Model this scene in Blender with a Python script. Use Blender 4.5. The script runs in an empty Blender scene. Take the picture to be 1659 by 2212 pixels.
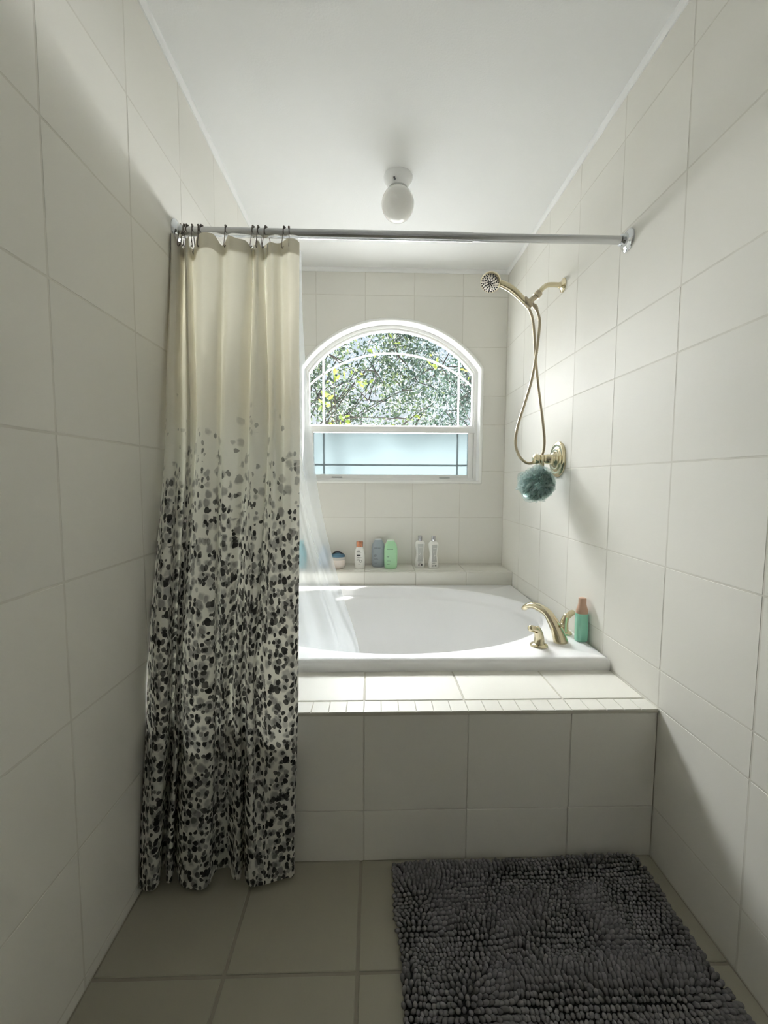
import bpy, bmesh, math, random
from mathutils import Vector, Matrix, noise
R = random.Random(7)
C = bpy.context.scene.collection
PI = math.pi

# ------------------------------------------------------------------ room measures (metres)
XL, XR = -.646, .858
YB, YF = 2.758, 1.197            # back wall, front face of the tub surround
ZC = 2.475                       # ceiling
DECK, RIM, LEDGE = .470, .515, .592
T = .310                         # tile pitch
YFR = -2.7                      # wall behind the camera
CAM = Vector((0, 0, 1.1488))
MR = Vector((0.9996421527, -0.0263538269, 0.0045871899))
MD = Vector((0.0026086287, -0.0746262779, -0.9972081597))
MF = Vector((0.0266225761, 0.9968632777, -0.0745308258))
F = 912.2

def at(u, v, y):
    """real position of something seen at (u, v) that stands at depth y"""
    d = MR*((u-829.5)/F) + MD*((v-1106)/F) + MF
    return CAM + d*(y/d.y)

# ------------------------------------------------------------------ materials
def mat(name, col, rough=.5, metal=0, spec=.5, coat=0, trans=0, noise_amt=0, noise_scale=20, bump=0, bump_scale=200, island=0, sss=0):
    m = bpy.data.materials.new(name); m.use_nodes = True
    nt = m.node_tree; b = nt.nodes['Principled BSDF']
    b.inputs['Base Color'].default_value = (*col, 1)
    b.inputs['Roughness'].default_value = rough
    b.inputs['Metallic'].default_value = metal
    b.inputs['Specular IOR Level'].default_value = spec
    b.inputs['Coat Weight'].default_value = coat
    b.inputs['Transmission Weight'].default_value = trans
    if noise_amt or island:
        tc = nt.nodes.new('ShaderNodeTexCoord'); n = nt.nodes.new('ShaderNodeTexNoise')
        n.inputs['Scale'].default_value = noise_scale; n.inputs['Detail'].default_value = 4
        nt.links.new(tc.outputs['Object'], n.inputs['Vector'])
        mr = nt.nodes.new('ShaderNodeMapRange')
        mr.inputs['To Min'].default_value = 1-noise_amt; mr.inputs['To Max'].default_value = 1+noise_amt
        nt.links.new(n.outputs['Fac'], mr.inputs['Value'])
        val = mr.outputs['Result']
        if island:
            g = nt.nodes.new('ShaderNodeNewGeometry'); mr2 = nt.nodes.new('ShaderNodeMapRange')
            mr2.inputs['To Min'].default_value = 1-island; mr2.inputs['To Max'].default_value = 1+island
            nt.links.new(g.outputs['Random Per Island'], mr2.inputs['Value'])
            mu = nt.nodes.new('ShaderNodeMath'); mu.operation = 'MULTIPLY'
            nt.links.new(val, mu.inputs[0]); nt.links.new(mr2.outputs['Result'], mu.inputs[1]); val = mu.outputs[0]
        vm = nt.nodes.new('ShaderNodeVectorMath'); vm.operation = 'SCALE'
        vm.inputs[0].default_value = col; nt.links.new(val, vm.inputs['Scale'])
        nt.links.new(vm.outputs['Vector'], b.inputs['Base Color'])
    if bump:
        tc = nt.nodes.new('ShaderNodeTexCoord'); n = nt.nodes.new('ShaderNodeTexNoise')
        n.inputs['Scale'].default_value = bump_scale; n.inputs['Detail'].default_value = 3
        nt.links.new(tc.outputs['Object'], n.inputs['Vector'])
        bp = nt.nodes.new('ShaderNodeBump'); bp.inputs['Strength'].default_value = bump; bp.inputs['Distance'].default_value = .002
        nt.links.new(n.outputs['Fac'], bp.inputs['Height']); nt.links.new(bp.outputs['Normal'], b.inputs['Normal'])
    return m

M = {}
M['tile'] = mat('wall_tile', (.765, .751, .70), .58, spec=.2, noise_amt=.025, noise_scale=3, island=.018, bump=.12, bump_scale=9)
M['grout'] = mat('wall_grout', (.67, .65, .59), .85, noise_amt=.12, noise_scale=14)
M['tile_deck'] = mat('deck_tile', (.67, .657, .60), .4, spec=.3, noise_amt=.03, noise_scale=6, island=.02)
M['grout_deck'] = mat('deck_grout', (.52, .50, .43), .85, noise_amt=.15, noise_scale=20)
M['tile_floor'] = mat('floor_tile', (.38, .36, .285), .45, noise_amt=.05, noise_scale=5, island=.03, bump=.2, bump_scale=30)
M['grout_floor'] = mat('floor_grout', (.31, .29, .235), .9, noise_amt=.15, noise_scale=25)
M['paint'] = mat('white_ceiling_paint', (.84, .845, .84), .9, bump=.25, bump_scale=160)
M['trim'] = mat('white_trim_paint', (.85, .855, .85), .5)
M['vinyl'] = mat('white_vinyl', (.86, .86, .84), .35)
M['caulk'] = mat('white_edge', (.90, .90, .87), .4, bump=.3, bump_scale=60)
M['acrylic'] = mat('white_acrylic', (.86, .86, .86), .16, spec=.32)
M['brass'] = mat('polished_brass', (.68, .61, .43), .14, metal=1, noise_amt=.05, noise_scale=30)
M['brushed'] = mat('brushed_brass', (.50, .44, .33), .3, metal=1)
M['hose'] = mat('metal_hose', (.46, .40, .29), .33, metal=1)
M['chrome'] = mat('chrome', (.72, .74, .77), .12, metal=1)
M['rod'] = mat('rod_metal', (.60, .61, .62), .2, metal=1)
M['spray'] = mat('spray_face_metal', (.74, .69, .62), .16, metal=1)
M['hook'] = mat('dark_hook_metal', (.16, .14, .12), .3, metal=1)
M['dark'] = mat('dark_plastic', (.03, .03, .035), .4)
M['ink'] = mat('dark_print', (.06, .06, .06), .6)
M['greyink'] = mat('grey_print', (.42, .43, .42), .6)
M['wbottle'] = mat('white_plastic', (.86, .85, .82), .28)
M['copper'] = mat('copper_cap', (.60, .27, .16), .25, metal=.8)
M['silver'] = mat('silver_cap', (.5, .5, .52), .2, metal=.9)
M['green'] = mat('green_plastic', (.40, .68, .42), .3)
M['greenpale'] = mat('pale_green_cap', (.70, .84, .70), .3)
M['slate'] = mat('slate_plastic', (.33, .37, .41), .3)
M['slatepale'] = mat('pale_grey_cap', (.62, .65, .65), .3)
M['label_grey'] = mat('grey_label', (.52, .53, .51), .5)
M['jarpink'] = mat('jar_pinkish_white', (.80, .72, .66), .3)
M['jargrey'] = mat('jar_grey_band', (.48, .46, .43), .4)
M['jarblue'] = mat('jar_blue_lid', (.07, .17, .25), .25)
M['teal'] = mat('teal_plastic', (.05, .30, .36), .25)
M['bluegrey'] = mat('bluegrey_plastic', (.30, .38, .46), .25)
M['mint'] = mat('mint_plastic', (.30, .68, .52), .25, coat=.3)
M['tan'] = mat('tan_cap', (.55, .36, .26), .45)
M['rugback'] = mat('rug_backing', (.05, .05, .052), .9)
M['rug'] = mat('grey_chenille', (.20, .195, .20), .95, spec=.1, noise_amt=.1, noise_scale=400, island=.2)
M['bark'] = mat('bark', (.05, .042, .036), .9, noise_amt=.3, noise_scale=8)
M['stucco'] = mat('white_stucco', (.80, .80, .77), .9)
M['ground'] = mat('pale_ground', (.60, .60, .59), .9, noise_amt=.15, noise_scale=3)

def glossmix(name, tint, gloss_rough=.02, fac_scale=1.0, translucent=None, tfac=0.):
    """thin sheet: transparent, with a fresnel reflection and an optional translucent share"""
    m = bpy.data.materials.new(name); m.use_nodes = True; nt = m.node_tree
    for n in list(nt.nodes): nt.nodes.remove(n)
    out = nt.nodes.new('ShaderNodeOutputMaterial')
    tr = nt.nodes.new('ShaderNodeBsdfTransparent'); tr.inputs['Color'].default_value = (*tint, 1)
    gl = nt.nodes.new('ShaderNodeBsdfGlossy'); gl.inputs['Roughness'].default_value = gloss_rough
    gl.inputs['Color'].default_value = (1, 1, 1, 1)
    base = tr.outputs[0]
    if translucent:
        tl = nt.nodes.new('ShaderNodeBsdfTranslucent'); tl.inputs['Color'].default_value = (*translucent, 1)
        df = nt.nodes.new('ShaderNodeBsdfDiffuse'); df.inputs['Color'].default_value = (*translucent, 1)
        a = nt.nodes.new('ShaderNodeMixShader'); a.inputs[0].default_value = .5
        nt.links.new(tl.outputs[0], a.inputs[1]); nt.links.new(df.outputs[0], a.inputs[2])
        b = nt.nodes.new('ShaderNodeMixShader'); b.inputs[0].default_value = tfac
        nt.links.new(base, b.inputs[1]); nt.links.new(a.outputs[0], b.inputs[2]); base = b.outputs[0]
    fr = nt.nodes.new('ShaderNodeFresnel'); fr.inputs['IOR'].default_value = 1.45
    mx = nt.nodes.new('ShaderNodeMixShader')
    if fac_scale != 1:
        mu = nt.nodes.new('ShaderNodeMath'); mu.operation = 'MULTIPLY'; mu.inputs[1].default_value = fac_scale
        nt.links.new(fr.outputs[0], mu.inputs[0]); nt.links.new(mu.outputs[0], mx.inputs[0])
    else: nt.links.new(fr.outputs[0], mx.inputs[0])
    nt.links.new(base, mx.inputs[1]); nt.links.new(gl.outputs[0], mx.inputs[2])
    nt.links.new(mx.outputs[0], out.inputs['Surface'])
    return m
M['glass'] = glossmix('clear_pane', (.95, .965, .965))
M['liner'] = glossmix('clear_vinyl_liner', (.93, .955, .97), .16, .9, (.86, .90, .93), .30)

def frosted():
    m = bpy.data.materials.new('frosted_pane'); m.use_nodes = True; nt = m.node_tree
    for n in list(nt.nodes): nt.nodes.remove(n)
    out = nt.nodes.new('ShaderNodeOutputMaterial')
    rf = nt.nodes.new('ShaderNodeBsdfRefraction'); rf.inputs['Roughness'].default_value = .6; rf.inputs['IOR'].default_value = 1.12
    rf.inputs['Color'].default_value = (.013, .0165, .017, 1)
    tl = nt.nodes.new('ShaderNodeBsdfTranslucent'); tl.inputs['Color'].default_value = (.050, .065, .068, 1)
    df = nt.nodes.new('ShaderNodeBsdfDiffuse'); df.inputs['Color'].default_value = (.75, .82, .82, 1)
    a = nt.nodes.new('ShaderNodeMixShader'); a.inputs[0].default_value = .3
    nt.links.new(tl.outputs[0], a.inputs[1]); nt.links.new(df.outputs[0], a.inputs[2])
    b = nt.nodes.new('ShaderNodeMixShader'); b.inputs[0].default_value = .38
    nt.links.new(rf.outputs[0], b.inputs[1]); nt.links.new(a.outputs[0], b.inputs[2])
    nt.links.new(b.outputs[0], out.inputs['Surface'])
    return m
M['frosted'] = frosted()

def opal():
    m = mat('opal_glass', (.84, .83, .80), .08, coat=.4)
    b = m.node_tree.nodes['Principled BSDF']
    b.inputs['Subsurface Weight'].default_value = .5; b.inputs['Subsurface Radius'].default_value = (.03, .03, .03)
    return m
M['opal'] = opal()

def tulle():
    m = glossmix('mesh_netting', (.86, .91, .90), .4, .3, (.42, .49, .47), .27)
    return m
M['tulle'] = tulle()

def leafmat(name, stops):
    m = bpy.data.materials.new(name); m.use_nodes = True; nt = m.node_tree
    for n in list(nt.nodes): nt.nodes.remove(n)
    out = nt.nodes.new('ShaderNodeOutputMaterial')
    g = nt.nodes.new('ShaderNodeNewGeometry'); cr = nt.nodes.new('ShaderNodeValToRGB')
    e = cr.color_ramp.elements
    e[0].position = stops[0][0]; e[0].color = (*stops[0][1], 1); e[1].position = stops[-1][0]; e[1].color = (*stops[-1][1], 1)
    for p, c in stops[1:-1]:
        k = e.new(p); k.color = (*c, 1)
    nt.links.new(g.outputs['Random Per Island'], cr.inputs[0])
    b = nt.nodes.new('ShaderNodeBsdfPrincipled'); b.inputs['Roughness'].default_value = .42
    nt.links.new(cr.outputs[0], b.inputs['Base Color'])
    tl = nt.nodes.new('ShaderNodeBsdfTranslucent'); nt.links.new(cr.outputs[0], tl.inputs['Color'])
    mx = nt.nodes.new('ShaderNodeMixShader'); mx.inputs[0].default_value = .2
    nt.links.new(b.outputs[0], mx.inputs[1]); nt.links.new(tl.outputs[0], mx.inputs[2])
    nt.links.new(mx.outputs[0], out.inputs['Surface'])
    return m
M['leaf'] = leafmat('grey_green_leaf', [(0, (.018, .033, .024)), (.5, (.035, .06, .038)), (.85, (.08, .12, .06)), (1, (.16, .2, .07))])
M['leaf2'] = leafmat('blue_green_leaf', [(0, (.022, .042, .034)), (.6, (.045, .08, .062)), (1, (.09, .14, .105))])
M['leafy'] = leafmat('yellow_green_leaf', [(0, (.14, .2, .03)), (.5, (.25, .31, .05)), (1, (.38, .4, .09))])

def curtain_mat(spots=True):
    m = bpy.data.materials.new('spotted_cloth' if spots else 'cream_cloth'); m.use_nodes = True; nt = m.node_tree
    N = nt.nodes.new; Lk = nt.links.new
    for n in list(nt.nodes): nt.nodes.remove(n)
    out = N('ShaderNodeOutputMaterial')
    uv = N('ShaderNodeUVMap'); uv.uv_map = 'UVMap'
    sep = N('ShaderNodeSeparateXYZ'); Lk(uv.outputs[0], sep.inputs[0])
    def math_(op, a, b=None, clamp=False):
        n = N('ShaderNodeMath'); n.operation = op; n.use_clamp = clamp
        for i, x in enumerate((a, b)):
            if x is None: continue
            if isinstance(x, (int, float)): n.inputs[i].default_value = x
            else: Lk(x, n.inputs[i])
        return n.outputs[0]
    def rng(v, a, b, c=0., d=1.):
        n = N('ShaderNodeMapRange'); n.interpolation_type = 'SMOOTHSTEP'
        n.inputs['From Min'].default_value = a; n.inputs['From Max'].default_value = b
        n.inputs['To Min'].default_value = c; n.inputs['To Max'].default_value = d
        Lk(v, n.inputs['Value']); return n.outputs['Result']
    z = sep.outputs['Y']                              # height in metres
    cream = (.74, .72, .655, 1); white = (.76, .76, .72, 1)
    mixc = N('ShaderNodeMix'); mixc.data_type = 'RGBA'
    mixc.inputs[6].default_value = white; mixc.inputs[7].default_value = cream
    Lk(rng(z, 1.20, 1.42), mixc.inputs[0])
    col = mixc.outputs[2]
    if spots:
        def layer(scale, sx, off, thr_lo, thr_hi, dark, soft, z0, z1, presence, wob):
            nonlocal col
            mp = N('ShaderNodeMapping'); mp.inputs['Scale'].default_value = (sx, 1, 1); mp.inputs['Location'].default_value = off
            Lk(uv.outputs[0], mp.inputs[0])
            nz = N('ShaderNodeTexNoise'); nz.inputs['Scale'].default_value = 45; nz.inputs['Detail'].default_value = 2
            Lk(mp.outputs[0], nz.inputs['Vector'])
            sb = N('ShaderNodeVectorMath'); sb.operation = 'SUBTRACT'; sb.inputs[1].default_value = (.5, .5, .5)
            Lk(nz.outputs['Color'], sb.inputs[0])
            sc = N('ShaderNodeVectorMath'); sc.operation = 'SCALE'; sc.inputs['Scale'].default_value = wob
            Lk(sb.outputs[0], sc.inputs[0])
            ad = N('ShaderNodeVectorMath'); ad.operation = 'ADD'; Lk(mp.outputs[0], ad.inputs[0]); Lk(sc.outputs[0], ad.inputs[1])
            vo = N('ShaderNodeTexVoronoi'); vo.voronoi_dimensions = '2D'; vo.inputs['Scale'].default_value = scale
            vo.inputs['Randomness'].default_value = .9
            Lk(ad.outputs[0], vo.inputs['Vector'])
            sp = N('ShaderNodeSeparateColor'); Lk(vo.outputs['Color'], sp.inputs[0])
            # radius per cell
            rad = math_('ADD', math_('MULTIPLY', sp.outputs[1], thr_hi-thr_lo), thr_lo)
            fade = rng(z, z0, z1, 1., 0.)
            pres = math_('MULTIPLY', fade, presence)
            on = math_('LESS_THAN', sp.outputs[0], pres)
            edge = math_('DIVIDE', math_('SUBTRACT', rad, vo.outputs['Distance']), soft, True)
            k = math_('MULTIPLY', edge, on)
            n2 = N('ShaderNodeTexNoise'); n2.inputs['Scale'].default_value = 60; Lk(uv.outputs[0], n2.inputs['Vector'])
            tone = math_('ADD', math_('MULTIPLY', sp.outputs[2], .45), math_('MULTIPLY', n2.outputs['Fac'], .55))
            k = math_('MULTIPLY', k, rng(tone, .1, .8, dark[1], dark[2]))
            k = math_('MULTIPLY', k, rng(z, 1.0, 1.42, 1., .45))
            mx = N('ShaderNodeMix'); mx.data_type = 'RGBA'
            Lk(col, mx.inputs[6]); mx.inputs[7].default_value = (dark[0], dark[0]*.99, dark[0]*.97, 1)
            Lk(k, mx.inputs[0]); col = mx.outputs[2]
        layer(32, 1.1, (0, 0, 0), .34, .60, (.25, .5, .95), .22, .85, 1.43, 1.0, .016)
        layer(41, 1.15, (5.3, 2.9, 0), .26, .46, (.12, .4, .85), .12, .70, 1.40, .5, .016)
        layer(39, 1.2, (3.1, 1.7, 0), .26, .44, (.028, .78, 1.), .05, .65, 1.40, .70, .016)
        layer(52, 1.15, (7.3, 4.1, 0), .24, .40, (.03, .8, 1.), .05, .50, 1.32, .55, .012)
    df = N('ShaderNodeBsdfDiffuse'); tl = N('ShaderNodeBsdfTranslucent')
    Lk(col, df.inputs['Color'])
    warm = N('ShaderNodeMix'); warm.data_type = 'RGBA'; warm.blend_type = 'MULTIPLY'; warm.inputs[0].default_value = 1
    Lk(col, warm.inputs[6]); warm.inputs[7].default_value = (1, .96, .84, 1)
    Lk(warm.outputs[2], tl.inputs['Color'])
    mx = N('ShaderNodeMixShader'); mx.inputs[0].default_value = .30 if spots else .22
    Lk(df.outputs[0], mx.inputs[1]); Lk(tl.outputs[0], mx.inputs[2]); Lk(mx.outputs[0], out.inputs['Surface'])
    return m
M['curtain'] = curtain_mat(); M['header'] = curtain_mat(False)

# ------------------------------------------------------------------ mesh helpers
def obj(name, bm, m, parent=None, smooth=True, angle=40, stuff=False, keep=False):
    me = bpy.data.meshes.new(name)
    if not keep: bmesh.ops.recalc_face_normals(bm, faces=bm.faces)
    bm.to_mesh(me); bm.free()
    ms = m if isinstance(m, (list, tuple)) else [m]
    for k in ms: me.materials.append(M[k] if isinstance(k, str) else k)
    if smooth:
        for p in me.polygons: p.use_smooth = True
        me.set_sharp_from_angle(angle=math.radians(angle))
    o = bpy.data.objects.new(name, me); C.objects.link(o)
    if parent: o.parent = parent
    if stuff: o['kind'] = 'stuff'
    return o
def thing(name, label, cat, loc=(0, 0, 0), rz=0, group=None):
    o = bpy.data.objects.new(name, None); C.objects.link(o); o.empty_display_size = .05
    o.location = loc; o.rotation_euler = (0, 0, rz)
    o['label'] = label; o['category'] = cat
    if group: o['group'] = group
    return o
def tag(o, label, cat, group=None):
    o['label'] = label; o['category'] = cat
    if group: o['group'] = group
    return o
def struct(o): o['kind'] = 'structure'; return o
def box(bm, x0, x1, y0, y1, z0, z1, bev=0, seg=2, mi=0):
    vs = [bm.verts.new((x, y, z)) for x in (x0, x1) for y in (y0, y1) for z in (z0, z1)]
    fs = [bm.faces.new([vs[i] for i in q]) for q in ((0, 1, 3, 2), (4, 6, 7, 5), (0, 4, 5, 1), (2, 3, 7, 6), (0, 2, 6, 4), (1, 5, 7, 3))]
    for f in fs: f.material_index = mi
    if bev:
        es = list({e for f in fs for e in f.edges})
        r = bmesh.ops.bevel(bm, geom=es, offset=bev, segments=seg, profile=.5, affect='EDGES')
        for f in r['faces']: f.material_index = mi
def tube(bm, pts, r, n=10, cap=True, closed=False):
    pts = [Vector(p) for p in pts]; rs = r if isinstance(r, (list, tuple)) else [r]*len(pts)
    rings = []; up = Vector((0, 0, 1)); prev = None
    for i, p in enumerate(pts):
        a = pts[max(i-1, 0)]; b = pts[min(i+1, len(pts)-1)]
        d = (b-a).normalized()
        if prev is None:
            x = d.orthogonal().normalized()
        else:
            x = prev - d*prev.dot(d)
            x = x.normalized() if x.length > 1e-6 else d.orthogonal().normalized()
        prev = x; y = d.cross(x)
        rings.append([bm.verts.new(p + (x*math.cos(2*PI*k/n) + y*math.sin(2*PI*k/n))*rs[i]) for k in range(n)])
    for a, b in zip(rings, rings[1:]):
        for k in range(n): bm.faces.new((a[k], a[(k+1) % n], b[(k+1) % n], b[k]))
    if cap:
        bm.faces.new(rings[0][::-1]); bm.faces.new(rings[-1])
def spline(pts, n=8):
    pts = [Vector(p) for p in pts]; out = []
    for i in range(len(pts)-1):
        p0 = pts[max(i-1, 0)]; p1 = pts[i]; p2 = pts[i+1]; p3 = pts[min(i+2, len(pts)-1)]
        for k in range(n):
            t = k/n
            out.append(.5*((2*p1)+(p2-p0)*t+(2*p0-5*p1+4*p2-p3)*t*t+(3*p1-p0-3*p2+p3)*t**3))
    out.append(pts[-1]); return out
def cr(vals, t):
    """catmull-rom over a list of scalars, t in 0..len-1"""
    n = len(vals)-1; i = min(int(t), n-1); t -= i
    p0 = vals[max(i-1, 0)]; p1 = vals[i]; p2 = vals[i+1]; p3 = vals[min(i+2, n)]
    return .5*((2*p1)+(p2-p0)*t+(2*p0-5*p1+4*p2-p3)*t*t+(3*p1-p0-3*p2+p3)*t**3)
def lathe(bm, prof, n=32, mtx=None, sx=1, sy=1, caps=True, mi=0):
    """prof: (r, z) list; optional matrix"""
    rings = []
    for r, z in prof:
        ring = []
        for k in range(n):
            a = 2*PI*k/n; p = Vector((r*math.cos(a)*sx, r*math.sin(a)*sy, z))
            ring.append(bm.verts.new(mtx @ p if mtx else p))
        rings.append(ring)
    for a, b in zip(rings, rings[1:]):
        for k in range(n):
            f = bm.faces.new((a[k], a[(k+1) % n], b[(k+1) % n], b[k])); f.material_index = mi
    if caps:
        f = bm.faces.new(rings[0][::-1]); f.material_index = mi
        f = bm.faces.new(rings[-1]); f.material_index = mi
def loft(bm, sections, n=32, mtx=None, e=2.4):
    """sections: (z, halfwidth, halfdepth, cx, cy) superellipse outlines"""
    rings = []
    for s in sections:
        z, a, b = s[:3]; cx = s[3] if len(s) > 3 else 0; cy = s[4] if len(s) > 4 else 0
        ring = []
        for k in range(n):
            t = 2*PI*k/n; c, q = math.cos(t), math.sin(t)
            x = a*math.copysign(abs(c)**(2/e), c); y = b*math.copysign(abs(q)**(2/e), q)
            p = Vector((x+cx, y+cy, z)); ring.append(bm.verts.new(mtx @ p if mtx else p))
        rings.append(ring)
    for a, b in zip(rings, rings[1:]):
        for k in range(n): bm.faces.new((a[k], a[(k+1) % n], b[(k+1) % n], b[k]))
    bm.faces.new(rings[0][::-1]); bm.faces.new(rings[-1])
def sphere(bm, c, r, u=12, v=8):
    mt = Matrix.Translation(c)
    bmesh.ops.create_uvsphere(bm, u_segments=u, v_segments=v, radius=r, matrix=mt)
def axis_mtx(o, d):
    d = Vector(d).normalized()
    return Matrix.Translation(o) @ d.to_track_quat('Z', 'Y').to_matrix().to_4x4()

def tiles(bm, us, vs, P, g=.0016, th=.0021, bev=.0013, mi=0, skip=None, wobble=.0004):
    """tiles between the joint lines us x vs; P(u, v, w) maps to the wall, w = out of it"""
    for i in range(len(us)-1):
        for j in range(len(vs)-1):
            u0, u1, v0, v1 = us[i]+g, us[i+1]-g, vs[j]+g, vs[j+1]-g
            if u1-u0 < .004 or v1-v0 < .004: continue
            if skip and skip(u0, u1, v0, v1): continue
            h = [th + R.uniform(-wobble, wobble) for _ in range(4)]
            a = [bm.verts.new(P(u, v, -.004)) for u, v in ((u0, v0), (u1, v0), (u1, v1), (u0, v1))]
            b = [bm.verts.new(P(u, v, q-bev)) for (u, v), q in zip(((u0, v0), (u1, v0), (u1, v1), (u0, v1)), h)]
            c = [bm.verts.new(P(u, v, q)) for (u, v), q in zip(((u0+bev, v0+bev), (u1-bev, v0+bev), (u1-bev, v1-bev), (u0+bev, v1-bev)), h)]
            fs = []
            for k in range(4):
                fs.append(bm.faces.new((a[k], a[(k+1) % 4], b[(k+1) % 4], b[k])))
                fs.append(bm.faces.new((b[k], b[(k+1) % 4], c[(k+1) % 4], c[k])))
            fs.append(bm.faces.new(c)); fs.append(bm.faces.new(a[::-1]))
            for f in fs: f.material_index = mi
def lines(lo, hi, start, pitch):
    k = math.ceil((lo-start)/pitch); out = [lo]
    while start+k*pitch < hi-.003:
        if start+k*pitch > lo+.003: out.append(start+k*pitch)
        k += 1
    return out+[hi]

# ------------------------------------------------------------------ walls, floor, ceiling
WALLT = .14
zr = [0, .161, .474, .588, .8994, 1.205, 1.512, 1.694, 2.001, 2.311, ZC]
yr = lines(YFR, YB, 1.199, T)
bm = bmesh.new()
box(bm, XR+.0005, XR+WALLT, YFR-WALLT, YB+WALLT, -.1, ZC+.1, mi=1)
tiles(bm, yr, zr, lambda u, v, w: (XR-w+.0021, u, v))
struct(obj('wall_right', bm, ['tile', 'grout'], smooth=False))
zl = [0, .03, .334, .630, .9325, 1.241, 1.548, 1.850, 2.152, 2.457, ZC]
yl = lines(YFR, YB, 1.198, T)
bm = bmesh.new()
box(bm, XL-WALLT, XL-.0005, YFR-WALLT, YB+WALLT, -.1, ZC+.1, mi=1)
tiles(bm, yl, zl, lambda u, v, w: (XL+w-.0021, u, v))
struct(obj('wall_left', bm, ['tile', 'grout'], smooth=False))

# back wall with the arched opening
WX, WH = .121, .590                   # window centre, half width of the outer white edge
WZ0, WSP, WTOP = 1.130, 1.870, 2.176
def arch(inset=0., n=40, z0=None, half=WH, rise_c=WX):
    """outline of the opening, counter-clockwise from bottom left, shrunk by inset"""
    rise = WTOP-WSP; rad = (half*half+rise*rise)/(2*rise); cz = WTOP-rad
    rr = rad-inset; h = half-inset; zb = (WZ0 if z0 is None else z0)+(inset if z0 is None else 0)
    a = math.asin(h/rr)
    pts = [(rise_c-h, zb), (rise_c+h, zb)]
    for k in range(n+1):
        t = a-2*a*k/n; pts.append((rise_c+rr*math.sin(t), cz+rr*math.cos(t)))
    return pts
def prism(bm, pts, y0, y1):
    a = [bm.verts.new((x, y0, z)) for x, z in pts]; b = [bm.verts.new((x, y1, z)) for x, z in pts]
    n = len(pts)
    for k in range(n): bm.faces.new((a[k], a[(k+1) % n], b[(k+1) % n], b[k]))
    bm.faces.new(a[::-1]); bm.faces.new(b)
def ringprism(bm, outer, inner, y0, y1, mi=0):
    n = len(outer)
    vo0 = [bm.verts.new((x, y0, z)) for x, z in outer]; vo1 = [bm.verts.new((x, y1, z)) for x, z in outer]
    vi0 = [bm.verts.new((x, y0, z)) for x, z in inner]; vi1 = [bm.verts.new((x, y1, z)) for x, z in inner]
    for k in range(n):
        j = (k+1) % n
        for q in ((vo0[k], vo0[j], vi0[j], vi0[k]), (vo1[k], vi1[k], vi1[j], vo1[j]), (vo0[k], vo1[k], vo1[j], vo0[j]), (vi0[k], vi0[j], vi1[j], vi1[k])):
            f = bm.faces.new(q); f.material_index = mi
bm = bmesh.new()
tiles(bm, lines(XL, XR, -.360, T), [0, .29, .6, .908, 1.212, 1.512, 1.694, 2.001, 2.313, ZC], lambda u, v, w: (u, YB-w+.0021, v))
bmesh.ops.recalc_face_normals(bm, faces=bm.faces)
tl_ = obj('t', bm, ['tile', 'grout'], smooth=False)
bm = bmesh.new(); box(bm, XL-WALLT, XR+WALLT, YB+.0005, YB+WALLT, -.1, ZC+.1, mi=1)
sl_ = obj('s', bm, ['tile', 'grout'], smooth=False)
bm = bmesh.new(); prism(bm, arch(.012), YB-.05, YB+.4); cut = obj('c', bm, 'tile', smooth=False)
res = []
for o in (tl_, sl_):
    md = o.modifiers.new('b', 'BOOLEAN'); md.operation = 'DIFFERENCE'; md.solver = 'EXACT'; md.object = cut
bpy.context.view_layer.update(); dg = bpy.context.evaluated_depsgraph_get()
bm = bmesh.new()
for o in (tl_, sl_):
    me = bpy.data.meshes.new_from_object(o.evaluated_get(dg)); bm.from_mesh(me); bpy.data.meshes.remove(me)
for o in (tl_, sl_, cut): bpy.data.objects.remove(o)
struct(obj('wall_back', bm, ['tile', 'grout'], smooth=False))

# wall behind the camera, with the bathroom doorway it is entered by
DX0, DX1, DZ = -.46, .66, 2.12
bm = bmesh.new()
box(bm, XL-WALLT, DX0, YFR-.12, YFR, 0, ZC); box(bm, DX1, XR+WALLT, YFR-.12, YFR, 0, ZC); box(bm, DX0, DX1, YFR-.12, YFR, DZ, ZC)
struct(obj('wall_front', bm, 'paint', smooth=False))
bm = bmesh.new()
box(bm, DX0-.07, DX0, YFR, YFR+.016, 0, DZ+.07, .003); box(bm, DX1, DX1+.07, YFR, YFR+.016, 0, DZ+.07, .003); box(bm, DX0, DX1, YFR, YFR+.016, DZ, DZ+.07, .003)
box(bm, DX0+.003, DX1-.003, YFR-.06, YFR-.02, .008, DZ-.003, .002)
door = struct(obj('door_1', bm, 'trim', smooth=False))
bm = bmesh.new(); box(bm, XL-WALLT, XR+WALLT, YFR-.12, YB+WALLT, ZC, ZC+.1)
struct(obj('ceiling', bm, 'paint', smooth=False))
bm = bmesh.new(); box(bm, XL-WALLT, XR+WALLT, YFR-.12, YB+WALLT, -.1, -.003, mi=1)
tiles(bm, lines(XL, XR, -.343, T), lines(YFR, YF+.02, .906, T), lambda u, v, w: (u, v, w-.003), g=.0042, th=.003, bev=.0015, wobble=.0003)
struct(obj('floor', bm, ['tile_floor', 'grout_floor'], smooth=False))

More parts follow.
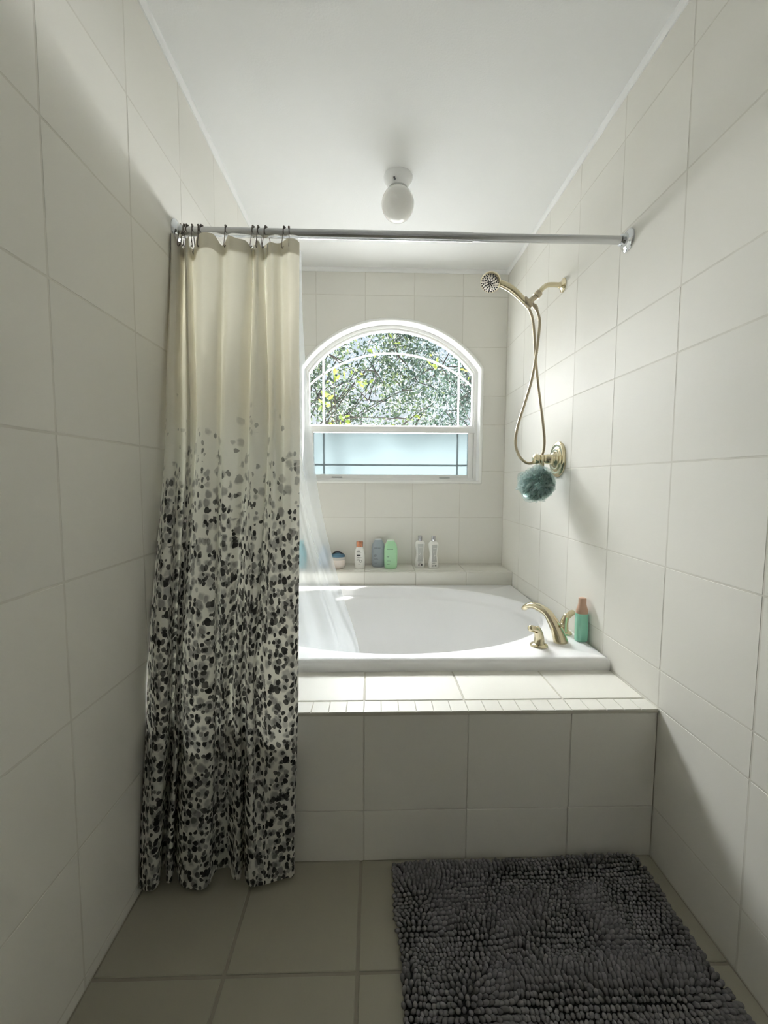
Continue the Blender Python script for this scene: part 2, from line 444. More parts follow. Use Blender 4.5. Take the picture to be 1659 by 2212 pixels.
# small trim between walls and ceiling
def ceil_trim(name, a, b, inward):
    a = Vector(a); b = Vector(b); i = Vector(inward); bm = bmesh.new()
    prof = [(0, 0), (0, -.023), (.005, -.0235), (.0065, -.019), (.010, -.016), (.0125, -.009), (.0125, 0)]
    r = [[bm.verts.new(p+i*x+Vector((0, 0, z))) for x, z in prof] for p in (a, b)]
    n = len(prof)
    for k in range(n): bm.faces.new((r[0][k], r[0][(k+1) % n], r[1][(k+1) % n], r[1][k]))
    bm.faces.new(r[0]); bm.faces.new(r[1][::-1])
    struct(obj(name, bm, 'trim', angle=50))
ceil_trim('trim_1', (XL, YFR, ZC), (XL, YB, ZC), (1, 0, 0))
ceil_trim('trim_2', (XR, YFR, ZC), (XR, YB, ZC), (-1, 0, 0))
ceil_trim('trim_3', (XL, YB, ZC), (XR, YB, ZC), (0, -1, 0))

# ------------------------------------------------------------------ window
win = struct(bpy.data.objects.new('window_1', None)); C.objects.link(win); win.location = (WX, YB, WZ0)
def wobj(name, bm, m, **k):
    for v in bm.verts: v.co -= Vector((WX, YB, WZ0))
    par = k.pop('parent', win)
    return obj(name, bm, m, par, **k)
YW = YB+.072                              # inner face of the frame
bm = bmesh.new()
o, i = arch(0), arch(.017)
rg = []
for ins, y in ((0, YB+.001), (0, YB-.006), (.003, YB-.0085), (.012, YB-.0085), (.0165, YB-.005), (.018, YB+.004), (.018, YB+.01)):
    pts = arch(ins); rg.append([bm.verts.new((x, y, z)) for x, z in pts])
for a, b in zip(rg, rg[1:]):
    n = len(a)
    for k in range(n): bm.faces.new((a[k], a[(k+1) % n], b[(k+1) % n], b[k]))
wobj('casing', bm, 'caulk', angle=60)
bm = bmesh.new(); ringprism(bm, arch(.012), arch(.019), YB+.006, YB+WALLT); wobj('reveal', bm, 'trim', angle=30)
# outer frame (arched), meeting rail, then the lower sash
bm = bmesh.new()
ringprism(bm, arch(.019), arch(.038), YW, YW+.06)
ringprism(bm, arch(.036), arch(.050), YW+.010, YW+.05)
wobj('window_frame', bm, 'vinyl', angle=30)
ZR0, ZR1 = 1.466, 1.506                   # meeting rail
bm = bmesh.new(); box(bm, WX-WH+.03, WX+WH-.03, YW-.004, YW+.045, ZR0, ZR1, .003); box(bm, WX-WH+.03, WX+WH-.03, YW+.006, YW+.04, ZR1-.002, ZR1+.008, .002)
wobj('meeting_rail', bm, 'vinyl', angle=30)
bm = bmesh.new()
SX0, SX1, SZ0 = WX-WH+.042, WX+WH-.042, WZ0+.030
GX0, GX1, GZ0, GZ1 = SX0+.034, SX1-.034, SZ0+.028, ZR0-.004
box(bm, SX0, GX0, YW+.002, YW+.034, SZ0, ZR0, .003); box(bm, GX1, SX1, YW+.002, YW+.034, SZ0, ZR0, .003)
box(bm, GX0, GX1, YW+.002, YW+.034, SZ0, GZ0, .003)
sash = wobj('sash', bm, 'vinyl', angle=30)
bm = bmesh.new(); box(bm, SX0-.01, SX1+.01, YW-.012, YW+.03, WZ0+.017, WZ0+.032, .003)
wobj('sill', bm, 'vinyl', angle=30)
for xx in (at(728, 1030, YW).x, at(960, 1030, YW).x):
    bm = bmesh.new(); box(bm, xx-.035, xx+.035, YW-.006, YW+.004, WZ0+.034, WZ0+.044, .002)
    o = wobj('tilt_latch', bm, 'label_grey', angle=30)
# glass
YG1 = YW+.026
bm = bmesh.new()
pts = [(x, z) for x, z in arch(.046) if z > ZR1]; pts = [(WX-WH+.046, ZR1), (WX+WH-.046, ZR1)]+pts
bm.faces.new([bm.verts.new((x, YG1, z)) for x, z in pts])
wobj('upper_pane', bm, 'glass', smooth=False)
bm = bmesh.new(); bm.faces.new([bm.verts.new(p) for p in ((GX0, YW+.012, GZ0), (GX1, YW+.012, GZ0), (GX1, YW+.012, GZ1), (GX0, YW+.012, GZ1))])
wobj('frosted_pane', bm, 'frosted', smooth=False)
# muntins behind the glass
def bar(bm, pts, w=.012, y0=None, d=.008):
    pts = [Vector((p[0], 0, p[1])) for p in pts]; y0 = YG1+.004 if y0 is None else y0; L = []
    for k, p in enumerate(pts):
        t = (pts[min(k+1, len(pts)-1)]-pts[max(k-1, 0)]).normalized(); n = Vector((-t.z, 0, t.x))*w/2
        L.append([bm.verts.new((q.x, y, q.z)) for q, y in ((p+n*.7, y0), (p+n, y0+d/2), (p+n*.7, y0+d), (p-n*.7, y0+d), (p-n, y0+d/2), (p-n*.7, y0))])
    for a, b in zip(L, L[1:]):
        for k in range(6): bm.faces.new((a[k], a[(k+1) % 6], b[(k+1) % 6], b[k]))
    bm.faces.new(L[0]); bm.faces.new(L[-1][::-1])
hx = .45
def ztop(x, ins): 
    rise = WTOP-WSP; rad = (WH*WH+rise*rise)/(2*rise); return WTOP-rad+math.sqrt((rad-ins)**2-(x-WX)**2)
for s in (-1, 1):
    bm = bmesh.new(); bar(bm, [(WX+s*hx, ZR1), (WX+s*hx, ztop(WX+s*hx, .046))]); wobj('muntin', bm, 'vinyl')
bm = bmesh.new()
A = math.asin((WH-.046)/.80); zt = 1.987
bar(bm, [(WX+.80*math.sin(-A+2*A*k/40), zt-.80+.80*math.cos(-A+2*A*k/40)) for k in range(41)]); wobj('muntin', bm, 'vinyl')
for s in (-1, 1):
    bm = bmesh.new(); bar(bm, [(WX+s*hx, GZ0), (WX+s*hx, GZ1)], y0=YW+.034); wobj('muntin', bm, 'vinyl', parent=win)
bm = bmesh.new(); bar(bm, [(GX0, 1.252), (GX1, 1.252)], y0=YW+.0345); wobj('muntin', bm, 'vinyl')

# ------------------------------------------------------------------ tub surround
sur = thing('tub_surround', 'cream tiled platform around the white bathtub, mosaic strip along its front edge', 'tub surround', (.106, YF, 0))
def sobj(name, bm, m, par=sur, **k):
    for v in bm.verts: v.co -= par.location
    return obj(name, bm, m, par, **k)
XA, XB = XL+.0006, XR-.0006
xs = [XA]+[x for x in (-.645+.02, -.335, -.025, .285, .595) if x > XA+.03]+[XB]
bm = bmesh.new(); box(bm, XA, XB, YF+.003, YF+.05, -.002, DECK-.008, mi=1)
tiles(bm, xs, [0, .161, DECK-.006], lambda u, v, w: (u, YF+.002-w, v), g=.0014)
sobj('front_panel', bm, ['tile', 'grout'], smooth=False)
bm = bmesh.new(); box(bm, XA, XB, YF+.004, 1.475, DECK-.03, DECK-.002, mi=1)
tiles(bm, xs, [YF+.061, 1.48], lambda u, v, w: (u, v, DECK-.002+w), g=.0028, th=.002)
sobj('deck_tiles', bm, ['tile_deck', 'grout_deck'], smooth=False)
bm = bmesh.new(); mx_ = []
for a, b in zip(xs, xs[1:]):
    n = max(1, round((b-a)/(T/6))); mx_ += [a+(b-a)*k/n for k in range(n)]
mx_.append(XB)
box(bm, XA, XB, YF-.003, YF+.06, DECK-.012, DECK-.0015, .002, mi=1)
tiles(bm, mx_, [YF-.004, YF+.058], lambda u, v, w: (u, v, DECK-.0015+w), g=.0011, th=.0018, bev=.0008)
sobj('mosaic_edge', bm, ['tile_deck', 'grout_deck'], smooth=False)

led = thing('tiled_ledge', 'low cream tiled ledge along the back wall holding the bottles', 'ledge', (.106, YB, 0))
YL = 2.535
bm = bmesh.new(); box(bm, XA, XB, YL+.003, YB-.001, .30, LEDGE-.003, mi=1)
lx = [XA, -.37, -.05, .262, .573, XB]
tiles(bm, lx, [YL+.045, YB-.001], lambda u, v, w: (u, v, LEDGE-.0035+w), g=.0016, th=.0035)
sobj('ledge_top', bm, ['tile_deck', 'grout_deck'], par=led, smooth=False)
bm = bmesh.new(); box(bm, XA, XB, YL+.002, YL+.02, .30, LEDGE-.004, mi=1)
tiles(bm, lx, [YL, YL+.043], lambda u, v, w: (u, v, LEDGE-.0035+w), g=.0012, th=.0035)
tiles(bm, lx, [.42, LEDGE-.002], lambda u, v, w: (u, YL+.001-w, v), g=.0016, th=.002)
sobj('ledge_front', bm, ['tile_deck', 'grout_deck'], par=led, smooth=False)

# ------------------------------------------------------------------ bathtub
TX, TY, TA, TB = .106, 1.995, .702, .492
tub = thing('bathtub', 'white drop-in bathtub with a wide oval basin and flat rim', 'bathtub', (TX, TY, RIM))
bm = bmesh.new(); NA = 128
Y0, Y1, X0, X1 = 1.455, YL-.001, XA, XB
def rect_pt(a, ins):
    c, s = math.cos(a), math.sin(a); hx_, hy = (X1-X0)/2, (Y1-Y0)/2; cx, cy = (X0+X1)/2, (Y0+Y1)/2
    # aim from the ellipse centre direction to the rectangle boundary
    k = min(hx_/abs(c*TA) if abs(c) > 1e-9 else 9, hy/abs(s*TB) if abs(s) > 1e-9 else 9)
    x, y = c*TA*k, s*TB*k
    r = .03
    x = max(-hx_+ins, min(hx_-ins, x)); y = max(-hy+ins, min(hy-ins, y))
    return cx+x, cy+y
angs = [2*PI*k/NA for k in range(NA)]
# make sure the corners are hit
import bisect
ca = []
hx_, hy = (X1-X0)/2, (Y1-Y0)/2
for sx in (1, -1):
    for sy in (1, -1): ca.append(math.atan2(sy*hy/TB, sx*hx_/TA) % (2*PI))
angs = sorted([a for a in angs if min(abs(a-c) for c in ca) > .012]+ca); NA = len(angs)
rings = []
def rring(ins, z): rings.append([bm.verts.new((*rect_pt(a, ins), z)) for a in angs])
def ering(da, z, dx=0., db=None):
    rings.append([bm.verts.new((TX+dx+(TA+da)*math.cos(a), TY+(TB+(da if db is None else db))*math.sin(a), z)) for a in angs])
rring(.003, DECK-.03); rring(0, DECK+.003); rring(0, RIM-.020); rring(.002, RIM-.011); rring(.008, RIM-.003); rring(.018, RIM)
ering(.022, RIM); ering(.010, RIM+.001); ering(.002, RIM+.0005); ering(-.003, RIM-.003); ering(-.007, RIM-.012); ering(-.011, RIM-.04)
ering(-.015, RIM-.052); ering(-.026, RIM-.058); ering(-.033, RIM-.066); ering(-.06, RIM-.15); ering(-.09, RIM-.27); ering(-.13, RIM-.37); ering(-.19, RIM-.42, db=-.17); ering(-.3, RIM-.44, db=-.27); ering(-.5, RIM-.445, db=-.40)
for a, b in zip(rings, rings[1:]):
    for k in range(NA): bm.faces.new((a[k], a[(k+1) % NA], b[(k+1) % NA], b[k]))
bm.faces.new(rings[-1]); bm.faces.ensure_lookup_table()
for v in bm.verts: v.co -= tub.location
bmesh.ops.recalc_face_normals(bm, faces=bm.faces)
obj('basin', bm, 'acrylic', tub, angle=50)
bm = bmesh.new(); lathe(bm, [(.0, 0), (.028, 0), (.03, .002), (.026, .005), (0, .005)], 24, Matrix.Translation((0, 0, -.444)), caps=False)
obj('drain', bm, 'chrome', tub)

# ------------------------------------------------------------------ tub faucet: spout and two handles on the front right corner
fau = thing('tub_faucet', 'polished brass curved tub spout on the right front corner of the bathtub rim', 'faucet', (.728, 1.632, RIM))
dirn = Vector((-.62, .78, 0)).normalized(); side = Vector((.78, .62, 0))
bm = bmesh.new()
# control: (forward, height, half width, half thickness)
sec = [(-.028, .000, .033, .026), (-.026, .008, .0325, .025), (-.012, .040, .029, .022), (.006, .070, .0255, .019), (.030, .100, .022, .016), (.058, .113, .021, .015), (.090, .119, .021, .0135), (.116, .113, .021, .0125), (.133, .099, .020, .011), (.137, .094, .017, .007)]
N_ = 6; secs = [tuple(cr([s[j] for s in sec], i/N_) for j in range(4)) for i in range((len(sec)-1)*N_+1)]
rgs = []
for i, s in enumerate(secs):
    a = secs[max(i-1, 0)]; b = secs[min(i+1, len(secs)-1)]
    tg = (dirn*(b[0]-a[0])+Vector((0, 0, b[1]-a[1]))).normalized()
    if i == 0: tg = Vector((0, 0, 1))
    tg = tg.lerp(Vector((0, 0, 1)), max(0, 1-i/10)).normalized()
    nn = side.cross(tg).normalized(); c = dirn*s[0]+Vector((0, 0, s[1]))
    rgs.append([bm.verts.new(c+side*s[2]*math.cos(2*PI*k/24)+nn*s[3]*math.sin(2*PI*k/24)) for k in range(24)])
for a, b in zip(rgs, rgs[1:]):
    for k in range(24): bm.faces.new((a[k], a[(k+1) % 24], b[(k+1) % 24], b[k]))
bm.faces.new(rgs[0][::-1]); bm.faces.new(rgs[-1])
obj('spout', bm, 'brass', fau, angle=60)
bm = bmesh.new(); tube(bm, [dirn*-.022+Vector((0, 0, .045)), dirn*-.030+Vector((0, 0, .066))], .003, 10); sphere(bm, dirn*-.031+Vector((0, 0, .069)), .0075)
obj('diverter_knob', bm, 'brass', fau)
def handle(name, x, y, ang, label):
    t = thing(name, label, 'faucet handle', (x, y, RIM), 0, 'brass handles beside the tub spout')
    bm = bmesh.new(); lathe(bm, [(.0335, 0), (.0335, .003), (.031, .007), (.025, .0095), (.023, .011)], 32); obj('base_ring', bm, 'brass', t)
    d = Vector((math.cos(ang), math.sin(ang), 0)); bm = bmesh.new()
    pts = spline([(0, 0, .010), Vector((0, 0, .034)), d*.006+Vector((0, 0, .055)), d*.016+Vector((0, 0, .070))], 5)
    tube(bm, pts, [.0215-.0085*(k/(len(pts)-1))**.8 for k in range(len(pts))], 20); sphere(bm, d*.014+Vector((0, 0, .068)), .0132, 16, 10)
    obj('stem', bm, 'brass', t, angle=70)
    bm = bmesh.new(); pts = spline([d*.006+Vector((0, 0, .060)), d*.025+Vector((0, 0, .069)), d*.044+Vector((0, 0, .077)), d*.060+Vector((0, 0, .080))], 5)
    n = len(pts); tube(bm, pts, [.0115+.0010*math.sin(k/(n-1)*PI) if k < n-2 else (.0105 if k == n-2 else .0075) for k in range(n)], 18)
    obj('lever', bm, 'brass', t, angle=70)
handle('faucet_handle', .6425, 1.571, math.radians(212), 'brass lever handle left of and nearer than the tub spout')
handle('faucet_handle', .800, 1.706, math.radians(28), 'brass lever handle by the wall, behind the tub spout')

# ------------------------------------------------------------------ mint bottle on the rim
t = thing('lotion_bottle', 'tall mint green bottle with tan tapered cap on the tub rim by the wall', 'bottle', (.832, 1.622, RIM))
bm = bmesh.new(); loft(bm, [(0, .0205, .017), (.003, .0235, .0195), (.06, .0237, .0197), (.106, .0235, .0195), (.112, .0225, .0185)], 32, e=2.8); obj('body', bm, 'mint', t)
bm = bmesh.new(); loft(bm, [(.112, .0225, .0187), (.124, .0222, .0185), (.138, .0175, .015), (.150, .0145, .0135), (.172, .0143, .0135), (.174, .0125, .012)], 32, e=2.4); obj('cap', bm, 'tan', t)

# ------------------------------------------------------------------ shower rod, hooks, curtain, liner
RY, RZ = 1.463, 1.958
rod = thing('shower_rod', 'chrome shower curtain rod spanning wall to wall above the tub edge', 'curtain rod', (.106, RY, RZ))
def loc(p, o): return Vector(p)-o.location
bm = bmesh.new(); tube(bm, [loc((XL+.004, RY, RZ), rod), loc((.33, RY, RZ), rod)], .0148, 32); obj('outer_tube', bm, 'rod', rod)
bm = bmesh.new(); tube(bm, [loc((.30, RY, RZ), rod), loc((XR-.004, RY, RZ), rod)], .0132, 32); obj('inner_tube', bm, 'rod', rod)
for x, s in ((XL, 1), (XR, -1)):
    bm = bmesh.new(); lathe(bm, [(.036, 0), (.036, .003), (.034, .006), (.026, .009), (.021, .012), (.019, .026), (.0175, .028)], 40, axis_mtx(loc((x, RY, RZ), rod), (s, 0, 0)))
    obj('wall_flange', bm, 'chrome', rod)
hook_u = [391, 398, 403.5, 413, 426, 434, 484, 542.5, 553, 569.5, 608, 617]
hook_x = [(u-378)*(XR-XL)/(1355-378)+XL for u in hook_u]
def make_hook():
    t = thing('curtain_hook', '', 'curtain hook', (0, RY, RZ), 0, 'wire hooks holding the shower curtain')
    bm = bmesh.new()
    front = [(0.002, -.022, -.052), (0, -.0265, -.060), (-.001, -.030, -.054), (0, -.025, -.030), (0, -.0185, -.006), (0, -.015, .010), (0, -.006, .0175), (0, .004, .0178), (0, .014, .012), (0.001, .0185, -.006), (.002, .022, -.030), (.003, .026, -.052), (.003, .0235, -.059), (.003, .020, -.052)]
    tube(bm, spline(front, 5), .0013, 6); obj('wire', bm, 'hook', t)
    for y in (-.008, 0, .008):
        bm = bmesh.new(); sphere(bm, (0, y, .0185-abs(y)*.25), .0037, 10, 7); obj('roller_bead', bm, 'hook', t)
    return t
hk = make_hook()
hl = ['nearest the left wall flange', 'second from the left wall', 'third from the left wall', 'fourth from the left wall', 'fifth from the left wall', 'rightmost of the tight left cluster', 'hanging alone at the middle of the curtain', 'leftmost of the three past the lone hook', 'middle of the three past the lone hook', 'rightmost of the three past the lone hook', 'left one of the pair at the free edge', 'last one, at the free edge of the curtain']
for k, x in enumerate(hook_x):
    if k == 0: r = hk
    else:
        r = hk.copy(); C.objects.link(r)
        for ch in hk.children:
            c = ch.copy(); C.objects.link(c); c.parent = r
    r.location = (x, RY, RZ); r.rotation_euler = (0, 0, math.radians(R.choice((-1, 1))*R.uniform(3, 16))); r['label'] = 'dark wire curtain hook on the rod, '+hl[k]

top = [(367, .05), (370, -.03), (380, -.03), (388, -.012), (393, .025), (397, .025), (400, -.01), (405, -.02), (410, .02), (418, .02), (428, -.01), (445, -.026), (470, -.018), (485, -.004), (497, -.022), (522, -.022), (541, -.004), (546, .026), (550, .008), (557, -.022), (566, .018), (572, .026), (587, -.032), (607, .0), (625, -.022), (647, -.004)]
mid = [(354, .06), (357, -.002), (368, -.025), (380, -.02), (390, .03), (400, .024), (406, -.008), (414, -.02), (420, .022), (426, .02), (430, -.012), (445, -.034), (468, -.026), (476, .012), (488, -.022), (515, -.026), (527, .006), (538, .034), (541, -.012), (555, -.028), (577, -.014), (580, .03), (595, -.022), (611, .022), (628, -.022), (646, .01)]
low = [(317, .036), (318, .026), (338, -.03), (361, -.026), (372, .032), (377, .03), (379, -.01), (387, -.02), (391, .024), (396, .02), (402, -.018), (430, -.036), (460, -.022), (469, .014), (480, -.01), (493, .026), (500, .03), (514, -.004), (526, .022), (534, -.01), (545, -.022), (556, .012), (580, -.022), (612, -.027), (632, -.018), (645, .012)]
bot = [(296, .045), (296, -.008), (318, -.028), (341, -.012), (350, .044), (357, .044), (360, .002), (371, .0), (378, .044), (384, .008), (395, -.016), (425, -.028), (450, -.014), (462, .020), (478, .038), (495, .034), (503, .006), (517, .002), (526, .042), (531, .0), (543, -.022), (562, -.018), (590, -.008), (618, .0), (634, .012), (637, .038)]
levels = [(1.920, 1.463, top), (1.35, 1.345, mid), (.565, 1.150, low), (.022, 1.122, bot)]
def zof(v, y): return at(700, v, y).z
def x_at(u, y, z):
    # x of the sight line in column u, at depth y and height z
    a = MR*((u-829.5)/F)+MF; d = Vector((0, y, z-CAM.z))
    # solve (x,y,z-H).MR = (u-c)/F * (x,y,z-H).MF
    k = (u-829.5)/F
    return (k*(d.dot(MF))-d.dot(MR))/(MR.x-k*MF.x)
NS, NZ = 26*8, 70
cur = thing('shower_curtain', 'cream fabric shower curtain fading into dark grey dabs, bunched at the left', 'shower curtain', (-.44, RY, RZ))
def csheet(t0, t1, nz, push=0., rag=True):
    bm = bmesh.new(); uvl = bm.loops.layers.uv.new('UVMap'); grid = []
    P = [[Vector((x_at(u, by+dy, bz), by+dy)) for u, dy in prof] for bz, by, prof in levels]
    arc = [0.]; pv = None
    for i in range(NS+1):
        pt = Vector((cr([p[0] for p in P[2]], i/NS*25), cr([p[1] for p in P[2]], i/NS*25)))
        if pv is not None: arc.append(arc[-1]+(pt-pv).length)
        pv = pt
    for j in range(nz+1):
        tt = t0+(t1-t0)*j/nz; row = []
        z = 1.925+(.022-1.925)*tt
        # position among levels
        zs = [l[0] for l in levels]
        k = 0
        while k < 2 and z < zs[k+1]: k += 1
        f = (zs[k]-z)/(zs[k]-zs[k+1]); f2 = f*f*(3-2*f)*.4+f*.6
        for i in range(NS+1):
            s = i/NS*25
            a = [cr([p[c] for p in P[k]], s) for c in (0, 1)]; b = [cr([p[c] for p in P[k+1]], s) for c in (0, 1)]
            x = a[0]+(b[0]-a[0])*f2; y = a[1]+(b[1]-a[1])*f2
            yb = levels[k][1]+(levels[k+1][1]-levels[k][1])*f2; y = yb+(y-yb)*(1+.25*max(0, min(1, (z-.5)/.4)))
            x += .0022*noise.noise(Vector((s*1.3, z*3, 1)))+.0012*noise.noise(Vector((s*4, z*9, 3))); y += .006*noise.noise(Vector((s*.9, z*2.2, 5)))
            x = max(XL+.004, x)
            y = min(y, YF-.009+max(0, z-.478)*1.1)
            zz = z
            if rag:
                w = max(0, 1-tt/.05)
                zz += w*(.010*math.sin(s*1.9)+.006*math.sin(s*3.3+1)+(.012 if 8 < s < 13 else 0)*math.sin((s-8)/5*PI if 8 < s < 13 else 0))
            zz = min(zz, 1.938)
            row.append((bm.verts.new(loc((x, y-push, zz), cur)), arc[i], zz))
        grid.append(row)
    for j in range(nz):
        for i in range(NS):
            q = (grid[j][i], grid[j][i+1], grid[j+1][i+1], grid[j+1][i])
            fc = bm.faces.new([v[0] for v in q])
            for lp, v in zip(fc.loops, q): lp[uvl].uv = (v[1], v[2])
    return bm

obj('cloth', csheet(0, 1, NZ), 'curtain', cur, keep=True, angle=180)
obj('header_band', csheet(0.0005, .024, 3, push=.0012), 'header', cur, keep=True, angle=180)

# clear liner hanging into the tub
lin = thing('shower_liner', 'clear plastic shower liner hanging into the tub behind the fabric curtain', 'shower liner', (-.40, RY+.03, RZ))
bm = bmesh.new(); NI, NJ = 110, 60
right_edge = [(1.92, -.243, 1.478), (1.68, -.243, 1.50), (1.37, -.228, 1.54), (1.05, -.195, 1.575), (.73, -.122, 1.60), (.52, -.060, 1.615), (.34, -.035, 1.63)]
grid = []
for j in range(NJ+1):
    s = j/NJ*(len(right_edge)-1); z, xr_, yb = (cr([e[c] for e in right_edge], s) for c in range(3))
    row = []
    w = max(0, min(1, (1.92-z)/1.4))
    for i in range(NI+1):
        q = i/NI; xl_ = -.60+(.03*w)
        x = xl_+(xr_-xl_)*q
        ph = q*17
        amp = .016*(1-.15*w)
        y = yb + amp*math.sin(ph*2*PI*.30+.5*math.sin(z*1.3)) + .002*math.sin(ph*2.1+z*2)
        # creases running diagonally toward the free edge
        cz = (z-1.0)
        for c0, sl, dp in ((.80, -.10, .010), (.86, -.22, .008), (.93, -.16, .006)):
            dd = q-(c0+sl*cz); y -= dp*math.exp(-(dd/.012)**2)
        y += .003*noise.noise(Vector((q*6, z*3, 2)))
        if z < .56: y = max(y, 1.60+.5*max(0, abs(x-.106)-.35)**2*1.6)
        row.append(bm.verts.new(loc((x, y, z), lin)))
    grid.append(row)
for j in range(NJ):
    for i in range(NI): bm.faces.new((grid[j][i], grid[j][i+1], grid[j+1][i+1], grid[j+1][i]))
obj('vinyl_sheet', bm, 'liner', lin, angle=180)

# ------------------------------------------------------------------ ceiling globe light
cl = thing('ceiling_light', 'round white opal globe light on a small white ceiling base', 'ceiling light', (.107, 1.955, ZC))
bm = bmesh.new(); lathe(bm, [(.064, 0), (.064, -.004), (.0625, -.010), (.055, -.020), (.048, -.032), (.0445, -.043), (.042, -.047)], 48); obj('base', bm, 'trim', cl)
bm = bmesh.new(); sphere(bm, (0, 0, -.112), .072, 48, 32); obj('globe', bm, 'opal', cl)
bm = bmesh.new(); d = Vector((-.35, -1, 0)).normalized(); tube(bm, [d*.046+Vector((0, 0, -.036)), d*.058+Vector((0, 0, -.037))], .003, 10); sphere(bm, d*.058+Vector((0, 0, -.037)), .0038, 10, 8)
obj('set_screw', bm, 'dark', cl)

# ------------------------------------------------------------------ hand shower on the right wall
SY = 1.955
def P(u, v, y=SY): return at(u, v, y)
sh = thing('hand_shower', 'brass hand shower on its bent wall arm with a looping metal hose', 'shower', (XR, SY, 2.035))
def sbuild(name, bm, m, par=sh, **k):
    return obj(name, bm, m, par, **k)
Lc = lambda p: Vector(p)-sh.location
fl = P(1206, 616); fl.x = XR
bm = bmesh.new(); lathe(bm, [(.030, 0), (.0305, .003), (.029, .006), (.020, .009), (.013, .014), (.0125, .02)], 36, axis_mtx(Lc(fl), (-1, 0, 0))); sbuild('wall_flange', bm, 'brass')
arm = [Vector((XR-.004, SY, fl.z))]+[P(u, v) for u, v in ((1192, 615), (1180, 617), (1171, 624), (1164, 633))]
bm = bmesh.new(); tube(bm, [Lc(p) for p in spline(arm, 6)], .0105, 20); sbuild('arm', bm, 'brass')
c0, c1, c2 = P(1166, 631), P(1157, 641), P(1142, 653)
bm = bmesh.new(); tube(bm, [Lc(c0), Lc(c0.lerp(c1, .1)), Lc(c1)], [.0135, .0165, .0165], 24); tube(bm, [Lc(c1), Lc(c2)], [.0125, .0120], 20); sbuild('swivel_joint', bm, 'brushed')
b0, b1 = P(1147, 664), P(1130, 646)
bm = bmesh.new(); tube(bm, [Lc(b0), Lc(b0.lerp(b1, .15)), Lc(b0.lerp(b1, .9)), Lc(b1)], [.012, .0155, .0175, .0165], 24); sbuild('holder_bracket', bm, 'brushed')
hs = [P(u, v, y) for u, v, y in ((1141, 658, SY), (1130, 648, SY-.004), (1118, 636, SY-.010), (1104, 624, SY-.015), (1090, 616, SY-.02), (1078, 611, SY-.024))]
bm = bmesh.new(); pts = spline(hs, 6); n = len(pts)
tube(bm, [Lc(p) for p in pts], [.0115+.0045*math.sin(k/(n-1)*PI*.8) for k in range(n)], 20); sbuild('handle', bm, 'brass')
hc = P(1060, 609, SY-.03); fn = Vector((-.42, -.62, -.66)).normalized()
bm = bmesh.new(); lathe(bm, [(.010, -.034), (.026, -.030), (.038, -.020), (.0435, -.006), (.0445, .004), (.043, .009), (.040, .010)], 40, axis_mtx(Lc(hc), fn)); head = sbuild('shower_head', bm, 'brass')
bm = bmesh.new(); lathe(bm, [(.040, .0085), (.039, .012), (.030, .0135), (.012, .0125), (.0, .012)], 40, axis_mtx(Lc(hc), fn), caps=False); sbuild('spray_face', bm, 'spray', par=sh)
bm = bmesh.new(); mt = axis_mtx(Lc(hc), fn)
for rr, cnt in ((.036, 22), (.029, 14), (.021, 12), (.013, 8), (.006, 4)):
    for k in range(cnt):
        a = 2*PI*k/cnt+rr*90; sphere(bm, mt @ Vector((rr*math.cos(a), rr*math.sin(a), .0135)), .0031, 8, 5)
sbuild('nozzles', bm, 'dark')
n0 = P(1150, 655); n1 = P(1157, 664)
bm = bmesh.new(); tube(bm, [Lc(n0), Lc(n0.lerp(n1, .4)), Lc(n0.lerp(n1, .5)), Lc(n1), Lc(P(1160, 670))], [.007, .007, .0105, .0105, .007], 16); sbuild('hose_connector', bm, 'brushed')
A_ = [(1141, 664), (1150, 687), (1154, 723), (1156, 759), (1160, 810), (1167, 870), (1173, 915), (1176, 955), (1172, 980), (1160, 996), (1146, 1001), (1134, 998), (1121, 984), (1113.5, 958), (1118, 922), (1134, 870), (1147, 826), (1156, 781), (1163.5, 724), (1165.5, 692), (1160, 670)]
ys = [SY+.004, SY+.006, SY+.008, SY+.010, SY+.010, SY+.008, SY+.012, SY+.022, SY+.028, SY+.028, SY+.024, SY+.016, SY+.006, SY-.006, SY-.022, SY-.018, SY-.014, SY-.010, SY-.004, SY-.002, SY]
pts = spline([P(u, v, y) for (u, v), y in zip(A_, ys)], 26)
bm = bmesh.new(); tube(bm, [Lc(p) for p in pts], [.0066 if k % 2 else .0058 for k in range(len(pts))], 10); sbuild('hose', bm, 'hose', angle=80)

va = thing('shower_valve', 'round brass shower valve plate with ball knob on the right wall', 'shower valve', (XR, 1.948, 1.250))
bm = bmesh.new(); lathe(bm, [(.083, 0), (.0835, .003), (.081, .007), (.072, .011), (.064, .0125), (.060, .010), (.056, .011), (.050, .016), (.044, .017), (.040, .0155), (.036, .018), (.031, .026), (.027, .030)], 56, axis_mtx((0, 0, 0), (-1, 0, 0))); obj('wall_plate', bm, 'brass', va, angle=60)
bm = bmesh.new(); lathe(bm, [(.0235, .020), (.0235, .052), (.021, .056), (.0205, .070), (.023, .073), (.0235, .082), (.020, .086)], 36, axis_mtx((0, 0, 0), (-1, 0, 0))); obj('sleeve', bm, 'brass', va)
bm = bmesh.new(); lathe(bm, [(.015, .084), (.022, .090), (.0245, .101), (.022, .112), (.014, .118), (.004, .119)], 32, axis_mtx((0, 0, 0), (-1, 0, 0))); obj('knob', bm, 'brass', va)
bm = bmesh.new(); tube(bm, [(-.074, 0, -.016), (-.074, -.002, -.034)], [.0095, .0085], 16); tube(bm, [(-.074, -.002, -.034), (-.074, -.004, -.058)], [.0028, .0028], 10); sphere(bm, (-.074, -.004, -.060), .0045)
obj('knob_lever', bm, 'brass', va)

